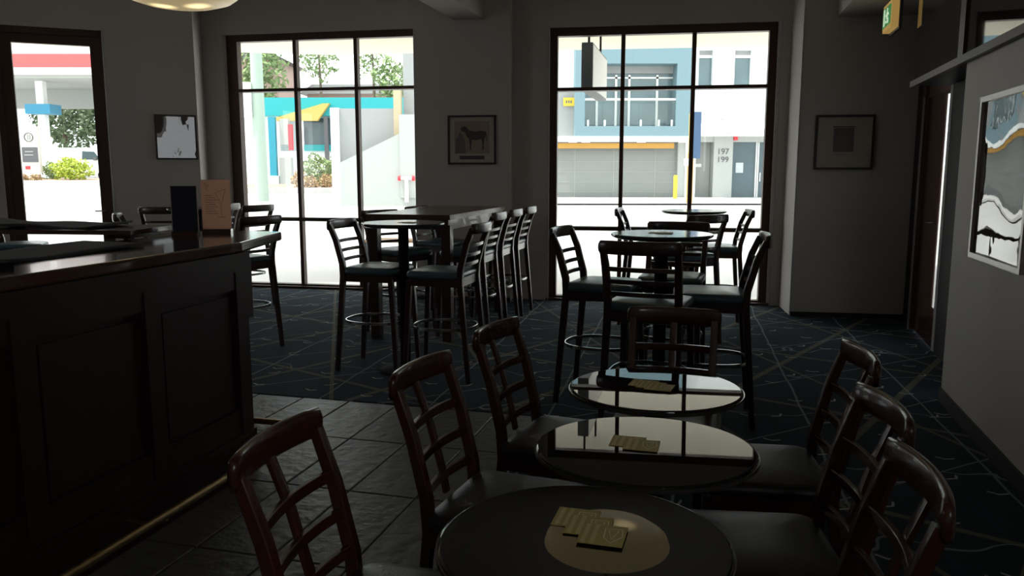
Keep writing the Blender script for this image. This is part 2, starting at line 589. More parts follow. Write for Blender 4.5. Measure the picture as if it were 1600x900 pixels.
for nm in ('wall_left', 'wall_left_return', 'wall_back_left', 'wall_center', 'wall_back_right', 'wall_right_pier',
           'wall_right', 'wall_rear', 'wall_far_left'):
    bpy.data.objects[nm]['label'] = 'grey painted ' + nm.replace('_', ' ')
bpy.data.objects['wall_right_far']['label'] = 'dark timber wall around the side door at right'

# pale corner beads on the pier edges and window reveals
n = 0
for (x, y, z1) in ((2.806, 7.964, CZ), (.405, 8.965, 3.0), (2.80, 8.575, 3.0), (-3.515, 10.055, 3.09), (-4.56, 9.21, 3.0)):
    n += 1
    tag(MB().lathe([(.007, 0), (.007, z1)], 8).build('trim_%d' % n, BEAD, None, (x, y, 0)),
        'thin pale corner bead on the wall edge', kind='structure')
# skirting boards
def skirting(nm, A, B, h=.09):
    L = math.hypot(B[0] - A[0], B[1] - A[1])
    o = MB().box(0, L, -.015, 0, .004, h).build(nm, SKIRT, None, (A[0], A[1], 0), math.atan2(B[1] - A[1], B[0] - A[0]))
    tag(o, 'dark skirting board', kind='structure')
skirting('baseboard_right', NW0, NW1)
skirting('baseboard_right_pier', (2.81, 7.966), (3.864, 7.789), .05)
skirting('baseboard_center', (-1.08, 9.03), (-.02, 8.85), .05)
skirting('baseboard_left', (-4.50, 9.25), C1, .05)

# dropped ceiling beams
n += 1
tag(MB().prism([(-.62, 8.96), (-.30, 8.90), (-1.9, 2.5), (-2.25, 2.6)], 3.06, CZ).build('trim_%d' % n, CEIL),
    'pale dropped ceiling beam ending at the centre pier', kind='structure')
n += 1
tag(MB().prism([(3.10, 7.90), (3.80, 7.79), (3.25, 5.6), (2.55, 5.7)], 2.90, CZ).build('trim_%d' % n, CEIL),
    'pale dropped ceiling beam beside the green exit sign', kind='structure')


# ------------------------------------------------------------------ windows and doors
def window(name, A, rz, x0, x1, zs, cols, glass_x, label, fw=.075):
    """zs: bottom outer, glass bottom, low bar, high bar, glass top, outer top; glass_x: glass left, mullions, glass right"""
    zb, g0, b1, b2, g1, zt = zs
    y0, y1 = .05, .15
    w = empty(name, (A[0], A[1], 0), rz)
    tag(w, label, kind='structure')
    gl, gr = glass_x[0], glass_x[-1]
    f = MB().box(x0, gl, y0, y1, zb, zt).box(gr, x1, y0, y1, zb, zt).box(gl, gr, y0, y1, g1, zt).box(gl, gr, y0, y1, zb, g0)
    f.build('frame', FRAME, w)
    MB().box(x0 - .02, x1 + .02, -.02, y0, 0.005, .03).build('sill', FRAME, w)
    for gx in glass_x[1:-1]:
        MB().box(gx - .022, gx + .022, y0 + .01, y1 - .01, g0, g1).build('mullion', FRAME, w)
    e = [gl] + [q for q in glass_x[1:-1]] + [gr]
    for zb_, hb in ((b1, .022), (b2, .018)):
        for i in range(len(e) - 1):
            a = e[i] + (.022 if i else 0)
            b = e[i + 1] - (.022 if i < len(e) - 2 else 0)
            MB().box(a, b, y0 - .01, y1 + .03, zb_ - hb, zb_ + hb).build('glazing_bar', FRAME, w)
    for i in range(len(e) - 1):
        for za, zc in ((g0, b1), (b1, b2), (b2, g1)):
            MB().box(e[i], e[i + 1], .098, .102, za, zc).build('pane', GLASS, w)
    return w


def s_on(A, p): return math.hypot(p[0] - A[0], p[1] - A[1])


g = [s_on(BL0, p) for p in ((-3.37, 10.036), (-2.635, 9.89), (-1.872, 9.74), (-1.12, 9.592))]
window('window_1', BL0, rzBL, .30, 2.80, (.0, .05, .86, 2.43, 3.01, 3.09), 3, g,
       'tall dark timber window of nine panes behind the bar tables at left')
g = [s_on(BR0, p) for p in ((.49, 8.966), (1.19, 8.85), (1.93, 8.727), (2.685, 8.602))]
window('window_2', BR0, rzBR, .43, 2.825, (.0, .05, .815, 2.34, 2.905, 2.99), 3, g,
       'tall dark timber window of nine panes right of the centre pier')

dr = empty('door_1', (L0[0], L0[1], 0), rzL)
tag(dr, 'dark timber glazed door at the left edge', kind='structure')
gx0, gx1 = s_on(L0, (-5.385, 8.865)), s_on(L0, (-4.69, 9.166))
MB().box(d_s0, d_s0 + .05, .03, .15, 0, 3.0).box(d_s1 - .05, d_s1, .03, .15, 0, 3.0).box(d_s0, d_s1, .03, .15, 2.93, 3.0).build('door_frame', FRAME, dr)
MB().box(d_s0 + .05, gx0, .06, .12, .01, 2.93).box(gx1, d_s1 - .05, .06, .12, .01, 2.93).box(gx0, gx1, .06, .12, 2.83, 2.93).box(gx0, gx1, .06, .12, .01, .14).build('door_leaf', FRAME, dr)
MB().box(gx0, gx1, .088, .092, .14, 2.83).build('pane', GLASS, dr)
MB().tube([(d_s1 - .085, .06, 1.0), (d_s1 - .085, .02, 1.0), (d_s1 - .19, .02, 1.0)], .009, 8).build('handle', CHROME, dr, smooth=True)

# side door on the right: timber leaf with one narrow glass light
rzD = math.atan2(DR1[1] - DR0[1], DR1[0] - DR0[0])
d2 = empty('door_2', (DR0[0], DR0[1], 0), rzD)
tag(d2, 'dark brown side door with a narrow glass light beneath the bulkhead', kind='structure')
MB().box(.42, .55, -.03, .05, 0, 2.2).box(.55, 1.44, .0, .05, 2.09, 2.2).build('door_frame', FRAME, d2)
MB().box(.55, 1.28, .0, .012, .01, 2.09).box(1.28, 1.44, .0, .012, .01, .34).box(1.28, 1.44, .0, .012, 2.06, 2.09).build('door_leaf', WOOD, d2)
MB().box(1.28, 1.44, .002, .006, .34, 2.06).build('pane', GLASS, d2)
MB().box(.535, .55, -.045, -.03, 0, 2.1).build('door_bead', BEAD, d2)
MB().box(1.44, 1.53, -.004, .05, 0, 2.2).build('door_post', mat('post_grey', (.24, .235, .235), .5), d2)
MB().tube([(1.10, .0, 1.02), (1.10, -.03, 1.02), (.98, -.03, 1.02)], .010, 8).build('handle', CHROME, d2, smooth=True)

# dark glazed bulkhead above the passage and right wall
bk = empty('bulkhead', (NW0[0], NW0[1], 0), rzN)
tag(bk, 'dark high-level bulkhead of black glass panels above the right wall', kind='structure')
MB().box(-1.42, 4.6, -.02, .24, 2.10, 3.55).build('bulkhead_body', DARKP, bk)
MB().box(-1.42, 4.6, -.05, -.02, 2.085, 2.13).build('ledge', FRAME, bk)
for a, b in ((-1.40, -.06), (.10, 1.9), (2.0, 3.6)):
    MB().box(a, b, -.028, -.02, 2.14, 3.5).build('glass_panel', BLACKGL, bk)
for a in (-.02, 1.95):
    MB().box(a - .05, a + .07, -.04, -.02, 2.13, 3.55).build('stile', FRAME, bk)


# ------------------------------------------------------------------ pictures on the walls
def picture(name, A, B, p0, p1, z0, z1, label, frame_m, fw=.02, dep=.025):
    """root at the left bottom corner of the frame, x along the wall, y into the room is negative"""
    rz = math.atan2(B[1] - A[1], B[0] - A[0])
    w = math.hypot(p1[0] - p0[0], p1[1] - p0[1])
    r = empty(name, (p0[0], p0[1], z0), rz)
    tag(r, label, 'picture')
    h = z1 - z0
    MB().box(0, w, -dep, -.002, 0, fw).box(0, w, -dep, -.002, h - fw, h).box(0, fw, -dep, -.002, fw, h - fw).box(w - fw, w, -dep, -.002, fw, h - fw).build('picture_frame', frame_m, r)
    return r, w, h


r, w, h = picture('framed_picture', L0, C1, (-4.13, 9.412), (-3.715, 9.594), 1.585, 2.10,
                  'dark framed picture with glare on its glass, by the glazed door', DARKF)
MB().grid(lambda u, v: (.02 + u * (w - .04), -.014 + .0015 * math.sin(u * 5) * math.sin(v * 4 + 1), .02 + v * (h - .04)), 12, 12).build('glazing', PICGLASS2, r, smooth=True)

r, w, h = picture('horse_picture', (-1.08, 9.03), (-.02, 8.85), (-.703, 8.966), (-.172, 8.876), 1.525, 2.055,
                  'framed photograph of a standing horse on the centre pier', DARKF)
MB().box(.02, w - .02, -.010, -.004, .02, h - .02).build('mount_board', MATBOARD, r)
MB().box(.075, w - .075, -.0115, -.010, .115, h - .065).build('print', PRINTS, r)
horse = [(.15, .40), (.19, .415), (.215, .395), (.245, .365), (.30, .355), (.37, .365), (.42, .355), (.435, .325), (.44, .25), (.432, .245),
         (.428, .30), (.41, .285), (.402, .22), (.40, .16), (.385, .16), (.385, .22), (.378, .275), (.33, .262), (.27, .265), (.262, .21), (.26, .16),
         (.245, .16), (.245, .22), (.235, .275), (.205, .31), (.195, .35), (.16, .355), (.145, .375)]
MB().extr(horse, -.0128, -.0115).build('horse_silhouette', PRINTD, r)
MB().extr([(.08, .12), (.20, .12), (.19, .26), (.165, .31), (.15, .345), (.13, .345), (.12, .31), (.085, .27)], -.0126, -.0115).build('handler_silhouette', PRINTG, r)
MB().box(.13, w - .13, -.012, -.010, .055, .095).build('caption_plate', PRINTD, r)

r, w, h = picture('framed_certificate', (2.81, 7.966), (3.864, 7.789), (2.957, 7.941), (3.495, 7.851), 1.466, 1.99,
                  'dark framed print with wide pale mount on the right pier', DARKF, .022)
MB().box(.02, w - .02, -.010, -.004, .02, h - .02).build('mount_board', MATBOARD, r)
MB().box(.17, .36, -.0115, -.010, .17, .40).build('print', PRINTG, r)
MB().box(.165, .365, -.0118, -.010, .405, .415).build('title_strip', PRINTD, r)
MB().box(.19, .30, -.0118, -.010, .145, .150).build('caption', PRINTD, r)

r, w, h = picture('poster_frame', NW0, NW1, (2.603, 4.49), (2.37, 3.66), .975, 1.85,
                  'large silver framed poster behind reflective acrylic on the right wall', SILVER, .028, .03)
MB().grid(lambda u, v: (.028 + u * (w - .056), -.014 + .003 * math.sin(u * 6) * math.sin(v * 7 + 1), .028 + v * (h - .056)), 14, 18).build('glazing', PICGLASS, r, smooth=True)


# ------------------------------------------------------------------ lamps and exit sign
def pendant(x, y, z, label, k=1.0):
    r = empty('pendant_lamp', (x, y, z), 0)
    tag(r, label, 'lamp', 'wide cream dish pendants')
    prof = [(.02, 0), (.14, .004), (.27, .02), (.38, .055), (.44, .10), (.455, .15), (.445, .15), (.43, .105), (.37, .066), (.26, .032), (.13, .016), (.02, .012)]
    prof = [(a * k, b) for a, b in prof]
    MB().lathe(prof, 40).build('lamp_shade', SHADE, r, smooth=True, ang=60)
    for dx in (-.13, .13):
        MB().lathe([(.008, .055), (.028, .075), (.034, .10), (.022, .13), (.015, .15)], 12, (dx, 0)).build('bulb', BULB, r, smooth=True)
    MB().lathe([(.012, .012), (.012, CZ - z - .02)], 10).box(-.14, .14, -.01, .01, .15, .17).build('stem', CHROME, r)
    MB().lathe([(.07, CZ - z - .03), (.06, CZ - z)], 16).build('ceiling_rose', CHROME, r)
    return r


pendant(-2.55, 6.40, 2.70, 'cream dish pendant lamp over the bar end at the top edge')
pendant(.72, 5.75, 2.66, 'cream dish pendant lamp above the round bar table, mirrored in the nearest table', 1.04)

ex = empty('exit_sign', (3.17, 6.95, 2.62), rad(-15))
tag(ex, 'small green illuminated exit sign box with amber lit edge', 'exit sign')
MB().box(-.028, .028, -.19, .19, 0, .22).build('housing', CREAME, ex)
MB().box(-.034, -.028, -.16, .17, .035, .19).build('sign_face', GREENE, ex)
fig = MB()
for (a, b, c, d) in ((-.05, -.02, .15, .175), (-.06, -.0, .09, .145), (-.10, -.05, .115, .13), (-.09, -.045, .05, .09), (-.01, .035, .06, .08), (0, .04, .115, .13)):
    fig.box(-.037, -.034, a, b, c, d)
fig.build('running_figure', WHITEE, ex)
fig = MB().box(-.037, -.034, .07, .12, .045, .18)
fig.build('doorway_symbol', WHITEE, ex)
MB().box(.028, .05, -.22, .22, -.02, .23).build('back_plate', DGREY, ex)
MB().lathe([(.012, .22), (.012, .28)], 8).build('bracket', DGREY, ex)


# ------------------------------------------------------------------ chairs and stools
def arc(wd, y0, sag, z, n=12, ends=True):
    pts, sc = [], []
    for i in range(n + 1):
        t = -1 + 2 * i / n
        pts.append((t * wd / 2, y0 - sag * (1 - t * t), z))
        sc.append(1.0)
    return pts, sc


def top_rail(wd, y0, sag, z, th, hh):
    pts, sc = arc(wd, y0, sag, z, 14)
    sc[0] = sc[-1] = .55
    sc[1] = sc[-2] = .97
    p0, p1 = Vector(pts[0]), Vector(pts[1])
    pts[1] = tuple(p0 + (p1 - p0) * .35)
    p0, p1 = Vector(pts[-1]), Vector(pts[-2])
    pts[-2] = tuple(p0 + (p1 - p0) * .35)
    return MB().sweep(pts, rsect(th, hh, 3.0, 16), scale=sc)


def make_chair():
    r = empty('cafe_chair')
    for sx in (-1, 1):
        MB().sweep([(sx * .165, -.25, 0), (sx * .166, -.205, .40), (sx * .167, -.212, .50), (sx * .169, -.255, .68), (sx * .171, -.302, .815)],
                   rsect(.034, .036, 6, 12), up=(0, 1, 0), scale=[.72, 1, 1, .95, .85]).build('leg', WOOD, r, smooth=True)
        MB().sweep([(sx * .180, .185, 0), (sx * .185, .18, .40)], rsect(.036, .036, 6, 12), up=(0, 1, 0), scale=[.7, 1]).build('leg', WOOD, r, smooth=True)
    top_rail(.396, -.302, .034, .827, .027, .076).build('top_rail', WOOD, r, smooth=True, ang=60)
    MB().sweep([(0, -.228, .455), (0, -.240, .52), (0, -.285, .68), (0, -.332, .80)], rsect(.032, .014, 6, 10), up=(0, 1, 0)).build('splat', WOOD, r, smooth=True)
    for z, y in ((.510, -.214), (.605, -.235), (.700, -.262)):
        p, sc = arc(.325, y, .022, z, 8)
        MB().sweep(p, rsect(.016, .030, 6, 10)).build('slat', WOOD, r, smooth=True)
    MB().box(-.17, .17, .165, .187, .36, .42).box(-.17, .17, -.205, -.185, .36, .42).box(-.19, -.17, -.19, .17, .36, .42).box(.17, .19, -.19, .17, .36, .42).build('apron', WOOD, r)
    MB().pad(.43, .42, .42, .465, .06).build('seat', VINYLB, r, smooth=True, ang=60)
    for sx in (-1, 1):
        MB().sweep([(sx * .182, -.235, .18), (sx * .182, .182, .18)], sq(.018, .024)).build('stretcher', WOOD, r)
    MB().sweep([(-.18, -.02, .18), (.18, -.02, .18)], sq(.018, .024)).build('stretcher', WOOD, r)
    return r


def make_stool():
    r = empty('bar_stool')
    for sx in (-1, 1):
        MB().sweep([(sx * .205, -.255, 0), (sx * .188, -.195, .70), (sx * .186, -.200, .79), (sx * .190, -.245, .96), (sx * .194, -.290, 1.065)],
                   rsect(.039, .042, 6, 12), up=(0, 1, 0), scale=[.75, 1, 1, .95, .85]).build('leg', STOOLW, r, smooth=True)
        MB().sweep([(sx * .205, .215, 0), (sx * .185, .175, .70)], rsect(.040, .040, 6, 12), up=(0, 1, 0), scale=[.75, 1]).build('leg', STOOLW, r, smooth=True)
    top_rail(.43, -.290, .035, 1.062, .028, .072).build('top_rail', STOOLW, r, smooth=True, ang=60)
    for z, y in ((.945, -.243), (.878, -.222), (.812, -.206)):
        p, sc = arc(.37, y, .025, z, 8)
        MB().sweep(p, rsect(.016, .024, 6, 10)).build('slat', STOOLW, r, smooth=True)
    MB().box(-.17, .17, .16, .182, .66, .72).box(-.17, .17, -.20, -.18, .66, .72).box(-.19, -.17, -.19, .165, .66, .72).box(.17, .19, -.19, .165, .66, .72).build('apron', STOOLW, r)
    MB().pad(.42, .41, .715, .765, .06).build('seat', VINYL, r, smooth=True, ang=60)
    pts = [(.205 * math.copysign(abs(math.cos(a)) ** .8, math.cos(a)), -.02 + .225 * math.copysign(abs(math.sin(a)) ** .8, math.sin(a)), .36)
           for a in [2 * math.pi * i / 36 + .04 for i in range(36)]]
    MB().sweep(pts, rsect(.010, .022, 5, 10), closed=True).build('foot_ring', CHROME, r, smooth=True)
    return r


chair0, stool0 = make_chair(), make_stool()
used = {'c': False, 's': False}


def place(kind, R, facing, label, group, off):
    src = chair0 if kind == 'c' else stool0
    o = src if not used[kind] else copy_tree(src)
    used[kind] = True
    f = rad(facing)
    o.location = (R[0] + off * math.cos(f), R[1] + off * math.sin(f), .004)
    o.rotation_euler = (0, 0, f - math.pi / 2)
    tag(o, label, 'chair' if kind == 'c' else 'bar stool', group)
    return o


GC = 'lattice-back mahogany chairs at the low round tables'
for R, fa, lb in [
    ((-.548, 1.755), -13, 'mahogany lattice-back chair nearest the bar foot rail, left of the nearest low table'),
    ((-.295, 2.42), -21, 'mahogany lattice-back chair left of the middle low table'),
    ((-.075, 3.04), -24, 'mahogany lattice-back chair left of the farthest low table'),
    ((1.162, 2.57), 172, 'mahogany lattice-back chair right of the farthest low table'),
    ((.972, 1.99), 174, 'mahogany lattice-back chair right of the middle low table'),
    ((.825, 1.520), 169, 'mahogany lattice-back chair right of the nearest low table, closest to camera'),
    ((.70, 3.40), -105, 'mahogany chair at the far side of the farthest low table, facing the camera'),
]:
    place('c', R, fa, lb, GC, .325)

GS = 'ladder-back bar stools'
for R, fa, lb in [
    ((-1.27, 5.93), -16, 'ladder-back bar stool with teal seat left of the left round bar table'),
    ((-.20, 5.55), 165, 'ladder-back bar stool right of the left round bar table'),
    ((-.10, 7.00), 165, 'ladder-back bar stool nearest on the right side of the long high table'),
    ((.05, 7.56), 165, 'middle ladder-back bar stool on the right side of the long high table'),
    ((.20, 8.12), 165, 'ladder-back bar stool farthest on the right side, beside the centre pier'),
    ((-1.22, 7.35), -42, 'turned bar stool on the left side of the long high table by the window'),
    ((-.98, 8.15), -25, 'far bar stool on the left side of the long high table by the window'),
    ((.305, 5.12), -22, 'ladder-back bar stool left of the front right round bar table'),
    ((.64, 4.01), 68, 'ladder-back bar stool with its back to the camera at the right round table'),
    ((1.445, 4.54), 168, 'ladder-back bar stool right of the front right round bar table'),
    ((1.165, 5.60), -108, 'ladder-back bar stool on the far side of the front right round bar table'),
    ((1.60, 6.50), 118, 'bar stool in front of the small round bar table at the right window'),
    ((2.20, 7.40), 172, 'bar stool at the right of the small window bar table'),
    ((1.02, 7.70), -15, 'bar stool at the left of the small window bar table'),
    ((-1.98, 6.35), 150, 'bar stool beyond the bar end, in front of the left window'),
    ((-2.66, 8.45), 150, 'bar stool by the left window behind the bar end, right of the pair'),
    ((-3.08, 8.75), 165, 'bar stool by the left window behind the tan menu card'),
    ((-3.48, 7.95), 95, 'reddish bar stool standing under the picture by the glazed door'),
    ((-3.35, 6.80), 20, 'bar stool behind the bar flap, only its top corner showing'),
    ((-5.02, 7.60), 20, 'bar stool at the left edge of the view before the glazed door'),
]:
    place('s', R, fa, lb, GS, .305)


# ------------------------------------------------------------------ tables
def low_table(x, y, label, tilt=0.0):
    r = empty('low_round_table', (x, y, .004))
    tag(r, label, 'table', 'low round tables with black gloss tops')
    tp = MB().lathe([(.01, -.026), (.262, -.026), (.283, -.020), (.289, -.010), (.287, -.003), (.2815, 0), (.2805, 0), (.01, 0)], 72).build('table_top', BLACKTOP, r, (0, 0, .726), smooth=True, ang=30)
    MB().lathe([(.2885, -.016), (.2915, -.016), (.2915, -.006), (.2885, -.006)], 72).build('edge_band', mat_edge, tp, smooth=True)
    tp.rotation_euler = (-rad(tilt), 0, 0)
    MB().lathe([(.035, .03), (.035, .69), (.09, .70)], 20).build('column', BLACKM, r, smooth=True)
    MB().lathe([(.21, 0), (.21, .012), (.12, .03), (.04, .045)], 36).build('base', BLACKM, r, smooth=True)
    return r


mat_edge = mat('dark_edge', (.10, .09, .08), .2, metal=.6)
TILT = {(.141, 1.487): 0.0, (.352, 2.030): 1.25, (.483, 2.622): .62}
LT = [(.141, 1.487), (.352, 2.030), (.483, 2.622)]
for p, lb in zip(LT, ('nearest low round table with a black gloss top and three gold coasters',
                      'middle low round table mirroring the window panes',
                      'farthest low round table mirroring the window, in front of the facing chair')):
    low_table(p[0], p[1], lb, TILT[p])


def bar_table(x, y, label, R=.30):
    r = empty('round_bar_table', (x, y, .004))
    tag(r, label, 'table', 'round bar-height tables')
    MB().lathe([(.01, 1.055), (R - .03, 1.055), (R - .006, 1.066), (R, 1.074), (R - .003, 1.082), (R - .008, 1.084), (R - .009, 1.084), (.01, 1.084)], 56).build('table_top', BARTABLE, r, smooth=True, ang=30)
    MB().lathe([(.038, .03), (.038, 1.05), (.10, 1.056)], 20).build('column', BLACKM, r, smooth=True)
    MB().lathe([(.19, 0), (.19, .012), (.12, .03), (.045, .05)], 36).build('base', BLACKM, r, smooth=True)
    return r


bar_table(-.78, 5.74, 'round bar table between two stools, left of the low tables')
bar_table(.885, 4.72, 'round bar table ringed by four stools, in front of the right window')
bar_table(1.70, 7.50, 'small distant round bar table against the right window')
bar_table(-3.15, 8.05, 'round bar table by the left wall, mostly behind the menu cards')

t = empty('long_high_table', (-.66, 7.58, .004), RY)
tag(t, 'long rectangular bar-height timber table beside the centre pier', 'table')
MB().box(-.38, .38, -.86, .86, 1.045, 1.086).build('table_top', HIGHTOP, t)
for sx in (-1, 1):
    for sy in (-1, 1):
        MB().box(sx * .33 - .04, sx * .33 + .04, sy * .79 - .04, sy * .79 + .04, 0, 1.0).build('leg', STOOLW, t)
MB().box(-.35, .35, -.82, -.79, .96, 1.045).box(-.35, .35, .79, .82, .96, 1.045).box(-.35, -.32, -.79, .79, .96, 1.045).box(.32, .35, -.79, .79, .96, 1.045).build('apron', STOOLW, t)


# coasters: gold card with pale stripes and a shield outline
def coaster(x, y, z, rot, label, group, tilt=0.0):
    r = empty('coaster', (x, y, z), rad(rot))
    r.rotation_euler = (Matrix.Rotation(-rad(tilt), 3, 'X') @ Matrix.Rotation(rad(rot), 3, 'Z')).to_euler()
    tag(r, label, 'coaster', group)
    a = .045
    MB().box(-a, a, -a, a, 0, .0016).build('card', COASTER, r)
    st = MB()
    for i in range(2):
        x0 = -.038 + i * .018
        st.box(x0, x0 + .009, -.043, .043, .0016, .0018)
    st.build('stripe_print', COASTL, r)
    sh = [(.002, .028), (.036, .030), (.040, -.002), (.020, -.034), (.004, -.012)]
    MB().sweep([(px, py, .0019) for px, py in sh], sq(.0022, .0004), closed=True).sweep(
        [(.010, .021, .0019), (.030, .022, .0019), (.020, -.018, .0019)], sq(.0018, .0004), closed=True).build('shield_print', COASTW, r)
    return r


def stack(pts, ztop, who, rot, tilt=0.0, yc=0.0):
    words = ['bottom', 'middle', 'top'] if len(pts) == 3 else ['lower', 'upper']
    for i, (x, y) in enumerate(pts):
        coaster(x, y, ztop + i * .0019 - math.tan(rad(tilt)) * (y - yc), rot, 'gold square beer coaster, %s of the fan on %s' % (words[i], who), 'gold coasters', tilt)


stack([(.135, 1.590), (.157, 1.548), (.180, 1.503)], .7302, 'the nearest low table', -16)
stack([(.312, 2.072), (.343, 2.036)], .7302, 'the middle low table', -16, 1.25, 2.03)
stack([(.452, 2.670), (.472, 2.636), (.494, 2.602)], .7302, 'the farthest low table', -22, .62, 2.622)
stack([(.86, 4.74), (.90, 4.71)], 1.0882, 'the front right bar table', -20)
stack([(-.76, 5.72), (-.72, 5.70)], 1.0882, 'the left round bar table', -20)

# ------------------------------------------------------------------ bar counter (local: x to the right of the front plane, y away)
BAR = (-1.27, 3.80)
BRZ = rad(-14.6)
bar = empty('bar_counter', (BAR[0], BAR[1], 0.0), BRZ)
tag(bar, 'dark timber panelled bar counter running along the left', 'bar counter')
LB = 3.4
MB().box(-.55, -.03, -LB, 0, .0, 1.06).build('body', BARW, bar)
MB().box(-.56, .015, -LB - .01, .012, .0, .14).box(-.56, .028, -LB - .01, .022, .14, .17).box(-.56, .01, -LB, .008, .17, .20).build('plinth', BARW, bar)
MB().box(-.56, .0, -LB, .0, .98, 1.04).box(-.56, .012, -LB, .012, 1.04, 1.07).build('frieze', BARW, bar)
pw = .62
for i in range(6):
    y1 = -i * pw
    MB().box(-.03, 0, y1 - .09, y1, .20, .98).build('stile', BARW, bar)
    if i < 5:
        MB().box(-.03, -.004, y1 - pw, y1 - .09, .20, .30).build('bottom_rail', BARW, bar)
        MB().box(-.03, -.004, y1 - pw, y1 - .09, .90, .98).build('top_rail', BARW, bar)
        MB().box(-.03, -.018, y1 - pw + .03, y1 - .12, .33, .87).build('panel', BARW, bar)
        MB().box(-.03, -.008, y1 - pw, y1 - .09, .30, .318).build('panel_moulding', BARW, bar)
top = MB().prism([(-.62, -LB), (.015, -LB), (.015, -.05), (-.17, .62), (-.62, .62)], 1.07, 1.12).build('counter_top', BARTOP, bar)
bm = top.modifiers.new('bevel', 'BEVEL'); bm.width = .012; bm.segments = 3
MB().extr([(-.03, .75), (.0, .75), (.0, 1.04), (-.03, 1.04)], .0, .04).build('end_bracket', BARW, bar)
MB().box(-1.03, -.55, -.02, .42, .0, 1.069).build('return_cabinet', BARW, bar)
# hinged flap running to the left of the bar end
fp = tag(MB().box(-2.6, -.56, -.04, .40, 0, .022).build('bar_flap', BARTOP, None, (BAR[0] - .02, BAR[1] + .06, 1.143), rad(-6)),
         'dark timber counter leaf running left behind the bar', 'counter leaf')
MB().box(-2.58, -2.50, -.02, .38, -1.142, 0).build('support_panel', BARW, fp)
MB().box(-.72, -.60, .02, .30, -.022, 0).build('rest_block', BARW, fp)
mt = MB().grid(lambda u, v: (-2.55 + u * 1.75, .02 + v * .36, .034 + .009 * math.sin(u * 11 + 1 + v) + .006 * math.sin(u * 23 + 2)), 60, 6)
o = mt.build('bar_mat', RUBBER, None, (BAR[0] - .02, BAR[1] + .06, 1.152), rad(-6), smooth=True)
sm = o.modifiers.new('solid', 'SOLIDIFY'); sm.thickness = .012
tag(o, 'black wavy bar mat lying on the counter leaf', 'bar mat', 'black bar mats')
mt = MB().grid(lambda u, v: (-.60 + u * .32, -1.35 + v * 1.0, .022 + .007 * math.sin(v * 8 + .5) * (.6 + .4 * math.sin(v * 5)) + .004 * (1 - u)), 8, 40)
o = mt.build('bar_mat', RUBBER, None, (BAR[0], BAR[1], 1.113), BRZ, smooth=True)
sm = o.modifiers.new('solid', 'SOLIDIFY'); sm.thickness = .012
tag(o, 'black wavy bar mat lying on the near bar counter', 'bar mat', 'black bar mats')
o = MB().box(-.30, .0, -.20, .20, 0, .022).build('drip_tray', BLACKM, None, (BAR[0] - .50, BAR[1] - 1.25, 1.1205), BRZ)
tag(o, 'flat black drip tray on the bar at the left edge', 'drip tray')
# brass foot rail
fr = empty('foot_rail', (BAR[0], BAR[1], 0), BRZ)
tag(fr, 'brass foot rail along the base of the bar', 'foot rail')
MB().tube([(.19, -LB, .16), (.19, .10, .16), (.185, .16, .16), (.16, .20, .16), (.10, .215, .16), (-.45, .215, .16)], .016, 14).build('rail', BRASS, fr, smooth=True)
for y in (-2.9, -1.9, -.9, .0):
    MB().tube([(.015, y, .12), (.10, y, .11), (.19, y, .145)], .010, 8).build('bracket', BRASS, fr, smooth=True)


# menu cards standing on the bar
def menu(name, loc, rz, w, h, th, m, label):
    r = empty(name, loc, rz)
    tag(r, label, 'menu')
    MB().box(-w / 2, w / 2, -.035, .035, 0, .022).build('base', WOOD, r)
    MB().box(-w / 2, w / 2, -th / 2, th / 2, .012, h).build('card', m, r)
    return r


mb_ = menu('menu_board', (-1.70, 4.17, 1.1205), rad(8), .128, .255, .010, CARDB, 'plain black menu card standing on the bar top')
MB().box(-.066, -.063, -.006, .006, .012, .257).box(.063, .066, -.006, .006, .012, .257).box(-.063, .063, -.006, .006, .254, .257).build('edge', SILVER, mb_)
mc = menu('paper_menu', (-1.59, 4.32, 1.1205), rad(10), .148, .285, .006, CARDT, 'tan paper menu with a glass drawing in a wooden holder on the bar')
ink = MB()
for i in range(9):
    z = .20 - i * .012
    ink.box(-.055, -.055 + .04 + .012 * ((i * 7) % 3), -.0036, -.0031, z, z + .0022)
ink.build('writing', CARDI, mc)
dr_ = MB()
for (x0, z0), (x1, z1) in (((0, .215), (.05, .235)), ((0, .215), (.022, .16)), ((.05, .235), (.03, .16)), ((.026, .16), (.026, .085)), ((.005, .085), (.05, .085)),
                           ((-.055, .27), (-.045, .255)), ((-.045, .255), (-.05, .24)), ((-.05, .24), (-.04, .225)), ((-.06, .26), (-.05, .262)), ((-.04, .262), (-.035, .248))):
    dr_.sweep([(x0, -.0035, z0), (x1, -.0035, z1)], sq(.0016, .0012), up=(0, 1, 0))
dr_.build('drawing', CARDI, mc)
o = MB().box(-.09, .09, -.05, .05, 0, .004).build('bar_towel', mat('cream_cloth', (.55, .52, .42), .8), None, (-1.865, 4.12, 1.1205), rad(-8))
tag(o, 'pale flat card lying on the bar beside the black menu', 'card')

# ------------------------------------------------------------------ outdoors
gz = lambda y: -.10 + .024 * (y - 10)


def gquad(nm, x0, x1, y0, y1, m, dz=0.0, label=None, th=.1):
    mb = MB()
    mb.v = [(x0, y0, gz(y0) + dz - th), (x1, y0, gz(y0) + dz - th), (x1, y1, gz(y1) + dz - th), (x0, y1, gz(y1) + dz - th),
            (x0, y0, gz(y0) + dz), (x1, y0, gz(y0) + dz), (x1, y1, gz(y1) + dz), (x0, y1, gz(y1) + dz)]
    mb.f = [(3, 2, 1, 0), (4, 5, 6, 7), (0, 1, 5, 4), (1, 2, 6, 5), (2, 3, 7, 6), (3, 0, 4, 7)]
    o = mb.build(nm, m)
    tag(o, label or nm, kind='structure')
    return o


